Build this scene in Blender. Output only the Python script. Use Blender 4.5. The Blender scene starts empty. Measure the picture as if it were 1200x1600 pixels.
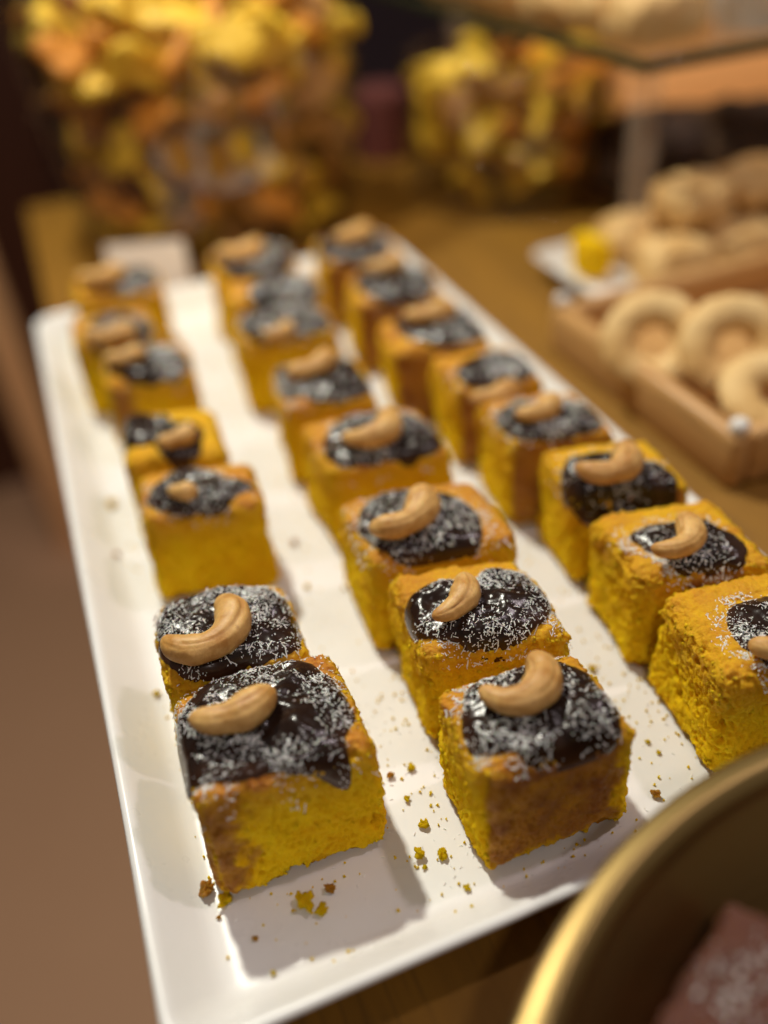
import bpy, bmesh, math, random
import numpy as np
from mathutils import Vector, Matrix

S = bpy.context.scene
COL = S.collection

# ------------------------------------------------------------------ camera
CAM_LOC = np.array([0.03064, -0.10226, 0.23142])
CAM_TILT, CAM_YAW, CAM_ROLL, CAM_F = 0.920691, -0.311943, -0.098723, 1408.95   # radians; focal length in pixels of a 1200x1600 frame
cam_d = bpy.data.cameras.new('camera')
cam = bpy.data.objects.new('camera', cam_d)
COL.objects.link(cam)
ROT = (Matrix.Rotation(CAM_YAW, 3, 'Z') @ Matrix.Rotation(CAM_TILT, 3, 'X') @ Matrix.Rotation(CAM_ROLL, 3, 'Z'))
cam.matrix_world = Matrix.Translation(Vector(CAM_LOC)) @ ROT.to_4x4()
cam_d.sensor_fit = 'VERTICAL'
cam_d.sensor_height = 36.0
cam_d.lens = CAM_F / 1600 * 36
cam_d.clip_start = 0.01
cam_d.clip_end = 50
cam_d.dof.use_dof = True
cam_d.dof.focus_distance = 0.259
cam_d.dof.aperture_fstop = 2.5
S.camera = cam
RM = np.array(ROT)

def px(x, y, z):
    """point at height z seen at pixel (x, y) of the 1200x1600 photograph"""
    d = RM @ np.array([(x - 600) / CAM_F, -(y - 800) / CAM_F, -1.0])
    return CAM_LOC + d * ((z - CAM_LOC[2]) / d[2])

# ------------------------------------------------------------------ light
world = bpy.data.worlds.new('World')
S.world = world
world.use_nodes = True
bg = world.node_tree.nodes['Background']
bg.inputs['Color'].default_value = (1.0, 0.85, 0.72, 1)
bg.inputs['Strength'].default_value = 0.13

def lamp(name, target, direction, dist, power, radius, color):
    l = bpy.data.lights.new(name, 'AREA')
    l.shape = 'DISK'
    l.size = radius * 2
    l.energy = power
    l.color = color
    o = bpy.data.objects.new(name, l)
    COL.objects.link(o)
    d = Vector(direction).normalized()
    o.location = Vector(target) + d * dist
    o.rotation_euler = d.to_track_quat('Z', 'Y').to_euler()
    return o
lamp('ceiling_spotlight', (0.10, 0.10, 0), (-0.10, 0.60, 1.0), 0.95, 7.7, 0.026, (1.0, 0.97, 0.83))
lamp('ceiling_spotlight', (0.10, 0.08, 0), (0.56, -0.02, 1.0), 1.25, 2.7, 0.030, (1.0, 0.84, 0.88))
lamp('ceiling_spotlight', (0.14, 0.20, 0), (-0.22, -0.85, 1.15), 1.60, 2.7, 0.045, (1.0, 0.89, 0.84))  # third lamp, added as front fill for the cakes and glass bowls

def spot(name, loc, target, power, cone, color):
    l = bpy.data.lights.new(name, 'SPOT')
    l.energy = power
    l.spot_size = math.radians(cone)
    l.spot_blend = 0.6
    l.shadow_soft_size = 0.02
    l.color = color
    o = bpy.data.objects.new(name, l)
    COL.objects.link(o)
    o.location = loc
    o.rotation_euler = (Vector(loc) - Vector(target)).to_track_quat('Z', 'Y').to_euler()
spot('added_fill_spot', (0.02, -0.22, 0.68), (0.15, 0.60, 0.07), 13, 24, (1.0, 0.80, 0.50))  # added fill without a visible source, brightens the big fruit bowl
spot('added_fill_spot', (0.50, 0.12, 0.62), (0.56, 0.56, 0.05), 18, 40, (1.0, 0.76, 0.46))  # added fill without a visible source, brightens the peach board and bread
S.view_settings.view_transform = 'Standard'
S.view_settings.look = 'None'
S.view_settings.exposure = 0.0
S.view_settings.gamma = 1.0
S.cycles.use_denoising = True
S.cycles.max_bounces = 10
S.cycles.transparent_max_bounces = 16

# ------------------------------------------------------------------ numpy noise
def _hash(ix, iy, iz, k):
    M = np.uint32(0xffffffff)
    h = (ix.astype(np.int64) * 374761393 + iy.astype(np.int64) * 668265263 + iz.astype(np.int64) * 2147483647 % 4294967291 + k * 974711) & 0xffffffff
    h = h.astype(np.uint64)
    h = ((h ^ (h >> np.uint64(13))) * np.uint64(1274126177)) & np.uint64(0xffffffff)
    h = ((h ^ (h >> np.uint64(16))) * np.uint64(2246822519)) & np.uint64(0xffffffff)
    h = h ^ (h >> np.uint64(15))
    return h.astype(np.float64) / 4294967296.0

def vnoise(P, k=0):
    """value noise, about -1..1"""
    I = np.floor(P).astype(np.int64)
    F = P - I
    F = F * F * F * (F * (F * 6 - 15) + 10)
    out = 0
    for dx in (0, 1):
        wx = F[:, 0] if dx else 1 - F[:, 0]
        for dy in (0, 1):
            wy = F[:, 1] if dy else 1 - F[:, 1]
            for dz in (0, 1):
                wz = F[:, 2] if dz else 1 - F[:, 2]
                out = out + wx * wy * wz * _hash(I[:, 0] + dx, I[:, 1] + dy, I[:, 2] + dz, k)
    return out * 2 - 1

def fbm(P, octaves=3, k=0, gain=0.5):
    a, s, t = 1.0, 0, 0
    for i in range(octaves):
        s = s + a * vnoise(P * (2.03 ** i) + 17.3 * i, k + i)
        t += a
        a *= gain
    return s / t

def worley(P, k=0):
    """distance to the nearest feature point, and a random number for its cell"""
    I = np.floor(P).astype(np.int64)
    best = np.full(len(P), 9.0)
    rnd = np.zeros(len(P))
    for dx in (-1, 0, 1):
        for dy in (-1, 0, 1):
            for dz in (-1, 0, 1):
                cx, cy, cz = I[:, 0] + dx, I[:, 1] + dy, I[:, 2] + dz
                fx = cx + _hash(cx, cy, cz, k + 1)
                fy = cy + _hash(cx, cy, cz, k + 2)
                fz = cz + _hash(cx, cy, cz, k + 3)
                d = np.sqrt((fx - P[:, 0]) ** 2 + (fy - P[:, 1]) ** 2 + (fz - P[:, 2]) ** 2)
                m = d < best
                best = np.where(m, d, best)
                rnd = np.where(m, _hash(cx, cy, cz, k + 4), rnd)
    return best, rnd

def sstep(a, b, x):
    t = np.clip((x - a) / (b - a), 0, 1)
    return t * t * (3 - 2 * t)

# ------------------------------------------------------------------ materials
def mat(name):
    m = bpy.data.materials.new(name)
    m.use_nodes = True
    nt = m.node_tree
    b = nt.nodes['Principled BSDF']
    return m, nt, b

def node(nt, t, **kw):
    n = nt.nodes.new(t)
    for k, v in kw.items():
        if k in n.inputs:
            n.inputs[k].default_value = v
        else:
            setattr(n, k, v)
    return n

def ramp(nt, fac, stops):
    r = nt.nodes.new('ShaderNodeValToRGB')
    el = r.color_ramp.elements
    while len(el) < len(stops):
        el.new(0.5)
    for e, (p, c) in zip(el, stops):
        e.position = p
        e.color = (*c, 1) if len(c) == 3 else c
    nt.links.new(fac, r.inputs['Fac'])
    return r.outputs['Color']

def mixc(nt, fac, a, b, mode='MIX'):
    m = nt.nodes.new('ShaderNodeMix')
    m.data_type = 'RGBA'
    m.blend_type = mode
    for sock, v in ((m.inputs[0], fac), (m.inputs[6], a), (m.inputs[7], b)):
        if isinstance(v, (int, float)):
            sock.default_value = v
        elif isinstance(v, tuple):
            sock.default_value = (*v, 1) if len(v) == 3 else v
        else:
            nt.links.new(v, sock)
    return m.outputs[2]

def coords(nt, kind='Object'):
    return nt.nodes.new('ShaderNodeTexCoord').outputs[kind]

def noise(nt, co, scale, detail=4, rough=0.55):
    n = node(nt, 'ShaderNodeTexNoise', Scale=scale, Detail=detail, Roughness=rough)
    nt.links.new(co, n.inputs['Vector'])
    return n.outputs['Fac']

def bump(nt, b, h, strength, dist):
    n = node(nt, 'ShaderNodeBump', Strength=strength, Distance=dist)
    nt.links.new(h, n.inputs['Height'])
    nt.links.new(n.outputs['Normal'], b.inputs['Normal'])

def cake_material(name, crumb_a, crumb_b, crust_a, crust_b, bake_a, bake_b, sss):
    """crumb colour, with attribute 'crust' (glazed top) and 'bake' (browned side or bottom)"""
    m, nt, b = mat(name)
    co = coords(nt)
    at = node(nt, 'ShaderNodeAttribute', attribute_name='crust')
    ab = node(nt, 'ShaderNodeAttribute', attribute_name='bake')
    n1 = noise(nt, co, 130, 5)
    n2 = noise(nt, co, 900, 3)
    n3 = noise(nt, co, 75, 5, 0.65)
    crumb = mixc(nt, ramp(nt, n1, [(0.3, (0,) * 3), (0.7, (1,) * 3)]), crumb_a, crumb_b)
    crumb = mixc(nt, ramp(nt, n2, [(0.40, (0.0,) * 3), (0.75, (0.5,) * 3)]), crumb, tuple(min(1, c * 1.15) for c in crumb_b))
    crumb = mixc(nt, ramp(nt, noise(nt, co, 48, 4, 0.6), [(0.46, (0.0,) * 3), (0.72, (0.7,) * 3)]), crumb, tuple(c * k for c, k in zip(crumb_a, (0.92, 0.74, 0.8))))
    crust = ramp(nt, n3, [(0.32, crust_b), (0.5, crust_a), (0.72, tuple(0.5 * (p + q) for p, q in zip(crust_a, crumb_a)))])
    crust = mixc(nt, ramp(nt, n2, [(0.45, (0.0,) * 3), (0.8, (0.35,) * 3)]), crust, crumb_a)
    bake = ramp(nt, n1, [(0.3, bake_b), (0.7, bake_a)])
    c = mixc(nt, at.outputs['Fac'], crumb, crust)
    nt.links.new(mixc(nt, ab.outputs['Fac'], c, bake), b.inputs['Base Color'])
    ro = nt.nodes.new('ShaderNodeMapRange')
    ro.inputs['To Min'].default_value = 0.92
    ro.inputs['To Max'].default_value = 0.36
    nt.links.new(at.outputs['Fac'], ro.inputs['Value'])
    nt.links.new(ro.outputs[0], b.inputs['Roughness'])
    b.inputs['Subsurface Weight'].default_value = 0.5
    b.inputs['Subsurface Radius'].default_value = (1.0, 0.72, 0.12)
    b.inputs['Subsurface Scale'].default_value = sss
    sp = nt.nodes.new('ShaderNodeMapRange')
    sp.inputs['To Min'].default_value = 0.12
    sp.inputs['To Max'].default_value = 0.45
    nt.links.new(at.outputs['Fac'], sp.inputs['Value'])
    nt.links.new(sp.outputs[0], b.inputs['Specular IOR Level'])
    h = nt.nodes.new('ShaderNodeMath')
    h.operation = 'ADD'
    nt.links.new(noise(nt, co, 1400, 4, 0.65), h.inputs[0])
    vo = node(nt, 'ShaderNodeTexVoronoi', Scale=720.0)
    vo.feature = 'SMOOTH_F1'
    nt.links.new(co, vo.inputs['Vector'])
    hv = nt.nodes.new('ShaderNodeMath')
    hv.operation = 'MULTIPLY'
    hv.inputs[1].default_value = 0.8
    nt.links.new(vo.outputs['Distance'], hv.inputs[0])
    nt.links.new(hv.outputs[0], h.inputs[1])
    bump(nt, b, h.outputs[0], 0.7, 0.0010)
    return m

M = {}
M['cake'] = cake_material('yellow_sponge', (0.80, 0.455, 0.003), (0.90, 0.590, 0.009), (0.62, 0.240, 0.014), (0.42, 0.118, 0.008), (0.36, 0.125, 0.012), (0.20, 0.055, 0.006), 0.0026)
M['brownie'] = cake_material('brownie_crumb', (0.085, 0.027, 0.015), (0.130, 0.042, 0.024), (0.130, 0.042, 0.024), (0.085, 0.027, 0.016), (0.08, 0.03, 0.02), (0.05, 0.02, 0.014), 0.001)

m, nt, b = mat('chocolate_glaze'); M['choc'] = m
co = coords(nt)
at = node(nt, 'ShaderNodeAttribute', attribute_name='thin')
c = mixc(nt, noise(nt, co, 120), (0.010, 0.0052, 0.0040), (0.024, 0.011, 0.007))
nt.links.new(mixc(nt, at.outputs['Fac'], c, (0.075, 0.028, 0.012)), b.inputs['Base Color'])
b.inputs['Roughness'].default_value = 0.24
b.inputs['Specular IOR Level'].default_value = 0.4
bump(nt, b, noise(nt, co, 420, 3), 0.25, 0.0006)

m, nt, b = mat('coconut'); M['coco'] = m
nt.links.new(mixc(nt, noise(nt, coords(nt), 700), (0.88, 0.86, 0.82), (0.93, 0.92, 0.90)), b.inputs['Base Color'])
b.inputs['Roughness'].default_value = 0.6
b.inputs['Subsurface Weight'].default_value = 0.2
b.inputs['Subsurface Scale'].default_value = 0.0006

m, nt, b = mat('roasted_cashew'); M['nut'] = m
co = coords(nt)
c = mixc(nt, ramp(nt, noise(nt, co, 130, 5, 0.65), [(0.36, (0, 0, 0)), (0.62, (1, 1, 1))]), (0.50, 0.24, 0.052), (0.76, 0.475, 0.165))
c = mixc(nt, ramp(nt, noise(nt, co, 260, 3), [(0.66, (0, 0, 0)), (0.78, (0.6, 0.6, 0.6))]), c, (0.33, 0.13, 0.04))
at = node(nt, 'ShaderNodeAttribute', attribute_name='toast')
c = mixc(nt, at.outputs['Fac'], c, (0.36, 0.13, 0.035))
nt.links.new(c, b.inputs['Base Color'])
b.inputs['Roughness'].default_value = 0.5
b.inputs['Subsurface Weight'].default_value = 0.25
b.inputs['Subsurface Radius'].default_value = (1, 0.5, 0.2)
b.inputs['Subsurface Scale'].default_value = 0.002
bump(nt, b, noise(nt, co, 380, 5, 0.65), 0.38, 0.0007)

m, nt, b = mat('white_melamine'); M['tray'] = m
co = coords(nt)
nt.links.new(mixc(nt, ramp(nt, noise(nt, co, 55, 5), [(0.45, (0, 0, 0)), (0.75, (0.5, 0.5, 0.5))]), (0.80, 0.795, 0.78), (0.76, 0.75, 0.71)), b.inputs['Base Color'])
nt.links.new(ramp(nt, noise(nt, co, 40, 4), [(0.3, (0.22,) * 3), (0.7, (0.42,) * 3)]), b.inputs['Roughness'])
bump(nt, b, noise(nt, co, 60, 3), 0.04, 0.0008)

def wood(name, a, c2, rough=0.4, axis='Y', scale=1.0):
    m, nt, b = mat(name)
    co = coords(nt)
    mp = nt.nodes.new('ShaderNodeMapping')
    s = [60 * scale, 60 * scale, 60 * scale]
    s['XYZ'.index(axis)] = 3.5 * scale
    mp.inputs['Scale'].default_value = s
    nt.links.new(co, mp.inputs['Vector'])
    n1 = noise(nt, mp.outputs[0], 1.0, 6, 0.65)
    n2 = noise(nt, mp.outputs[0], 5.0, 3, 0.6)
    c = mixc(nt, ramp(nt, n1, [(0.3, (0, 0, 0)), (0.7, (1, 1, 1))]), a, c2)
    c = mixc(nt, ramp(nt, n2, [(0.52, (0, 0, 0)), (0.72, (0.55,) * 3)]), c, tuple(x * 0.45 for x in a))
    nt.links.new(c, b.inputs['Base Color'])
    b.inputs['Roughness'].default_value = rough
    bump(nt, b, n2, 0.15, 0.0006)
    return m
M['table'] = wood('oiled_oak', (0.20, 0.088, 0.002), (0.28, 0.128, 0.004), 0.62)
M['box'] = wood('pale_beech', (0.52, 0.27, 0.085), (0.62, 0.36, 0.14), 0.45)
M['dark_wood'] = wood('dark_wood', (0.055, 0.014, 0.005), (0.085, 0.024, 0.009), 0.5, 'Z', 0.2)

def plain(name, a, c2, rough, scale=20, **kw):
    m, nt, b = mat(name)
    co = coords(nt)
    nt.links.new(mixc(nt, ramp(nt, noise(nt, co, scale, 5), [(0.3, (0, 0, 0)), (0.7, (1, 1, 1))]), a, c2), b.inputs['Base Color'])
    b.inputs['Roughness'].default_value = rough
    for k, v in kw.items():
        b.inputs[k.replace('_', ' ')].default_value = v
    bump(nt, b, noise(nt, co, scale * 8, 3), 0.2, 0.001)
    return m
M['floor'] = plain('brown_floor', (0.56, 0.31, 0.18), (0.60, 0.34, 0.20), 0.7, 3)
M['wall'] = plain('dark_wall', (0.10, 0.050, 0.036), (0.13, 0.065, 0.045), 0.8, 4)
M['peach'] = plain('peach_plaster', (0.84, 0.46, 0.21), (0.88, 0.52, 0.25), 0.8, 4)
M['biscuit'] = plain('biscuit', (0.60, 0.34, 0.10), (0.86, 0.62, 0.29), 0.75, 45)
M['bread'] = plain('pale_bread', (0.70, 0.42, 0.15), (0.80, 0.58, 0.28), 0.75, 30)
M['choc_cake'] = plain('chocolate_crumb', (0.030, 0.013, 0.006), (0.055, 0.024, 0.010), 0.7, 60)
M['peel_y'] = plain('yellow_dried_fruit', (0.76, 0.46, 0.02), (0.86, 0.60, 0.05), 0.5, 50)
M['peel_o'] = plain('orange_dried_fruit', (0.62, 0.22, 0.02), (0.72, 0.32, 0.03), 0.5, 50)
M['peel_b'] = plain('brown_dried_fruit', (0.28, 0.12, 0.025), (0.42, 0.20, 0.045), 0.55, 50)
M['paper'] = plain('card_paper', (0.82, 0.74, 0.70), (0.85, 0.78, 0.74), 0.8, 20)
M['china'] = plain('white_china', (0.80, 0.78, 0.75), (0.82, 0.80, 0.77), 0.2, 20)
M['red'] = plain('red_fabric', (0.10, 0.022, 0.02), (0.13, 0.03, 0.025), 0.8, 20)
M['violet'] = plain('dark_violet_cloth', (0.030, 0.018, 0.026), (0.045, 0.026, 0.036), 0.9, 10)

m, nt, b = mat('brushed_brass'); M['brass'] = m
co = coords(nt)
mp = nt.nodes.new('ShaderNodeMapping')
mp.inputs['Scale'].default_value = (8, 8, 900)
nt.links.new(co, mp.inputs['Vector'])
n1 = noise(nt, mp.outputs[0], 1.0, 4)
nt.links.new(mixc(nt, n1, (0.29, 0.195, 0.068), (0.36, 0.25, 0.10)), b.inputs['Base Color'])
b.inputs['Metallic'].default_value = 1
nt.links.new(ramp(nt, n1, [(0.3, (0.36,) * 3), (0.7, (0.50,) * 3)]), b.inputs['Roughness'])
bump(nt, b, n1, 0.08, 0.0004)

def glass(name, tint, gloss_rough=0.02):
    """thin clear pane: see-through, with Fresnel reflections"""
    m = bpy.data.materials.new(name)
    m.use_nodes = True
    nt = m.node_tree
    nt.nodes.clear()
    out = nt.nodes.new('ShaderNodeOutputMaterial')
    mx = nt.nodes.new('ShaderNodeMixShader')
    tr = nt.nodes.new('ShaderNodeBsdfTransparent')
    gl = nt.nodes.new('ShaderNodeBsdfGlossy')
    lw = nt.nodes.new('ShaderNodeLayerWeight')
    pw = nt.nodes.new('ShaderNodeMath')
    pw.operation = 'POWER'
    pw.inputs[1].default_value = 4.0
    nt.links.new(lw.outputs['Facing'], pw.inputs[0])
    fr = nt.nodes.new('ShaderNodeMath')
    fr.operation = 'MULTIPLY_ADD'
    fr.inputs[1].default_value = 0.75
    fr.inputs[2].default_value = 0.07
    nt.links.new(pw.outputs[0], fr.inputs[0])
    tr.inputs['Color'].default_value = (*tint, 1)
    gl.inputs['Roughness'].default_value = gloss_rough
    nt.links.new(fr.outputs[0], mx.inputs[0])
    nt.links.new(tr.outputs[0], mx.inputs[1])
    nt.links.new(gl.outputs[0], mx.inputs[2])
    nt.links.new(mx.outputs[0], out.inputs[0])
    return m
def frosted(name, colour, body):
    m = bpy.data.materials.new(name)
    m.use_nodes = True
    nt = m.node_tree
    b = nt.nodes['Principled BSDF']
    b.inputs['Base Color'].default_value = (*colour, 1)
    b.inputs['Roughness'].default_value = 0.25
    tr = nt.nodes.new('ShaderNodeBsdfTransparent')
    mx = nt.nodes.new('ShaderNodeMixShader')
    mx.inputs[0].default_value = body
    nt.links.new(tr.outputs[0], mx.inputs[1])
    nt.links.new(b.outputs[0], mx.inputs[2])
    nt.links.new(mx.outputs[0], nt.nodes['Material Output'].inputs[0])
    return m
M['acrylic'] = frosted('acrylic', (0.80, 0.62, 0.46), 0.17)  # peach body colour stands for lamplight caught in the clear legs
M['glass'] = glass('clear_glass', (0.97, 0.96, 0.94))
m, nt, b = mat('green_glass_edge'); M['glass_edge'] = m
nt.links.new(mixc(nt, noise(nt, coords(nt), 30), (0.035, 0.040, 0.016), (0.05, 0.055, 0.024)), b.inputs['Base Color'])
b.inputs['Roughness'].default_value = 0.15

# ------------------------------------------------------------------ object helpers
def link(o, parent=None):
    COL.objects.link(o)
    if parent is not None:
        o.parent = parent
    return o

def mesh_obj(name, verts, faces, material, parent=None, smooth=True, loc=None):
    me = bpy.data.meshes.new(name)
    me.from_pydata([tuple(v) for v in verts], [], [tuple(f) for f in faces])
    me.materials.append(material)
    if smooth:
        me.polygons.foreach_set('use_smooth', [True] * len(me.polygons))
    me.update()
    o = bpy.data.objects.new(name, me)
    link(o, parent)
    if loc is not None:
        o.location = loc
    return o

def bm_obj(name, bm, material, parent=None, smooth=True, loc=None):
    me = bpy.data.meshes.new(name)
    bm.normal_update()
    bm.to_mesh(me)
    bm.free()
    me.materials.append(material)
    if smooth:
        me.polygons.foreach_set('use_smooth', [True] * len(me.polygons))
    o = bpy.data.objects.new(name, me)
    link(o, parent)
    if loc is not None:
        o.location = loc
    return o

def tag(o, label, cat, group=None):
    o['label'] = label
    o['category'] = cat
    if group:
        o['group'] = group
    return o

def empty(name, loc, label, cat, group=None):
    o = bpy.data.objects.new(name, None)
    o.empty_display_size = 0.02
    o.location = loc
    link(o)
    return tag(o, label, cat, group)

def attr(o, name, vals):
    a = o.data.attributes.new(name, 'FLOAT', 'POINT')
    a.data.foreach_set('value', np.asarray(vals, dtype=np.float32))

def box_bm(sx, sy, sz, bev=0.0015, at=(0, 0, 0), seg=2, bm=None):
    """bevelled box standing on at"""
    own = bm is None
    b2 = bmesh.new()
    bmesh.ops.create_cube(b2, size=1)
    for v in b2.verts:
        v.co = Vector((v.co.x * sx, v.co.y * sy, (v.co.z + 0.5) * sz))
    if bev:
        bmesh.ops.bevel(b2, geom=b2.edges[:], offset=bev, segments=seg, affect='EDGES', profile=0.5)
    for v in b2.verts:
        v.co += Vector(at)
    if own:
        return b2
    tmp = bpy.data.meshes.new('tmp')
    b2.to_mesh(tmp)
    bm.from_mesh(tmp)
    b2.free()
    bpy.data.meshes.remove(tmp)
    return bm

def lathe(profile, seg=96):
    v, f = [], []
    n = len(profile)
    for i in range(seg):
        a = 2 * math.pi * i / seg
        for r, z in profile:
            v.append((r * math.cos(a), r * math.sin(a), z))
    for i in range(seg):
        j = (i + 1) % seg
        for k in range(n - 1):
            f.append((i * n + k, j * n + k, j * n + k + 1, i * n + k + 1))
    return v, f

def smooth_profile(pts, n=60):
    P = np.array(pts, float)
    out = []
    for i in range(len(P) - 1):
        p0, p1, p2, p3 = P[max(i - 1, 0)], P[i], P[i + 1], P[min(i + 2, len(P) - 1)]
        k = max(2, n // (len(P) - 1))
        for t in np.linspace(0, 1, k, endpoint=False):
            out.append(0.5 * (2 * p1 + (p2 - p0) * t + (2 * p0 - 5 * p1 + 4 * p2 - p3) * t * t + (3 * p1 - p0 - 3 * p2 + p3) * t ** 3))
    out.append(P[-1])
    return [(max(0.0, a), c) for a, c in out]

def cube_grid(n, m, k):
    """surface grid of a cube, n x m x k cells, coordinates -1..1, shared vertices"""
    pts, faces, idx = [], [], {}
    def vid(i, j, l):
        t = (i, j, l)
        if t not in idx:
            idx[t] = len(pts)
            pts.append((2 * i / n - 1, 2 * j / m - 1, 2 * l / k - 1))
        return idx[t]
    for i in range(n):
        for j in range(m):
            faces.append((vid(i, j, 0), vid(i, j + 1, 0), vid(i + 1, j + 1, 0), vid(i + 1, j, 0)))
            faces.append((vid(i, j, k), vid(i + 1, j, k), vid(i + 1, j + 1, k), vid(i, j + 1, k)))
    for i in range(n):
        for l in range(k):
            faces.append((vid(i, 0, l), vid(i + 1, 0, l), vid(i + 1, 0, l + 1), vid(i, 0, l + 1)))
            faces.append((vid(i, m, l), vid(i, m, l + 1), vid(i + 1, m, l + 1), vid(i + 1, m, l)))
    for j in range(m):
        for l in range(k):
            faces.append((vid(0, j, l), vid(0, j, l + 1), vid(0, j + 1, l + 1), vid(0, j + 1, l)))
            faces.append((vid(n, j, l), vid(n, j + 1, l), vid(n, j + 1, l + 1), vid(n, j, l + 1)))
    return np.array(pts), faces
_grids = {}
def grid(n, m, k):
    if (n, m, k) not in _grids:
        _grids[(n, m, k)] = cube_grid(n, m, k)
    return _grids[(n, m, k)]

# ================================================================== the setting
TZ = -0.006     # table top
o = bm_obj('floor', box_bm(8, 8, 0.05, 0, (0, 1.5, -0.80)), M['floor'], smooth=False)
o['kind'] = 'structure'
o = bm_obj('wall', box_bm(6, 0.1, 3.2, 0, (0.3, 2.35, -0.75)), M['wall'], smooth=False)
o['kind'] = 'structure'

# table: top board, apron, four legs
tb = empty('wooden_table', (0.62, 0.35, -0.75), 'golden brown wooden table under the white tray and the glass bowls', 'table')
TX0, TX1, TY0, TY1 = 0.006, 1.25, -0.55, 0.74
tcx, tcy = (TX0 + TX1) / 2 - 0.62, (TY0 + TY1) / 2 - 0.35
bm_obj('table_top', box_bm(TX1 - TX0, TY1 - TY0, 0.03, 0.002, (tcx, tcy, 0.75 + TZ - 0.03)), M['table'], tb)
for sx in (-1, 1):
    for sy in (-1, 1):
        bm_obj('leg', box_bm(0.06, 0.06, 0.75 + TZ - 0.03, 0.003, (tcx + sx * 0.55, tcy + sy * 0.60, 0)), M['table'], tb)

# ================================================================== the white tray
def rounded_rect_rings(W, L, prof, seg=8):
    v, f = [], []
    nr = 0
    for inset, z in prof:
        r = max(0.0015, 0.011 - inset * 0.35)
        ring = []
        for cx, cy, a0 in ((W - inset - r, L - inset - r, 0), (inset + r, L - inset - r, 90), (inset + r, inset + r, 180), (W - inset - r, inset + r, 270)):
            for s in range(seg + 1):
                a = math.radians(a0 + 90 * s / seg)
                ring.append((cx + r * math.cos(a), cy + r * math.sin(a), z))
        nr = len(ring)
        v += ring
    for i in range(len(prof) - 1):
        for k in range(nr):
            f.append((i * nr + k, i * nr + (k + 1) % nr, (i + 1) * nr + (k + 1) % nr, (i + 1) * nr + k))
    f.append(tuple(range(nr - 1, -1, -1)))
    f.append(tuple((len(prof) - 1) * nr + k for k in range(nr)))
    return v, f
prof = [(0.026, -0.0055), (0.019, -0.0055), (0.0175, -0.005), (0.012, 0.001), (0.004, 0.0095), (0.0010, 0.0124), (0.0002, 0.0133), (0.0, 0.0139), (0.0004, 0.0145),
        (0.0012, 0.0149), (0.0022, 0.0149), (0.0032, 0.0143), (0.0045, 0.0129), (0.008, 0.0085), (0.0125, 0.0033), (0.0143, 0.0015), (0.0162, 0.0004), (0.019, 0.0), (0.024, 0.0)]
TW, TL = 0.2305, 0.442
v, f = rounded_rect_rings(TW, TL, prof)
tag(mesh_obj('serving_tray', v, f, M['tray']), 'long white rectangular tray carrying three columns of yellow cake squares', 'tray')

# ================================================================== cake squares
class Cake:
    pass

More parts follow.
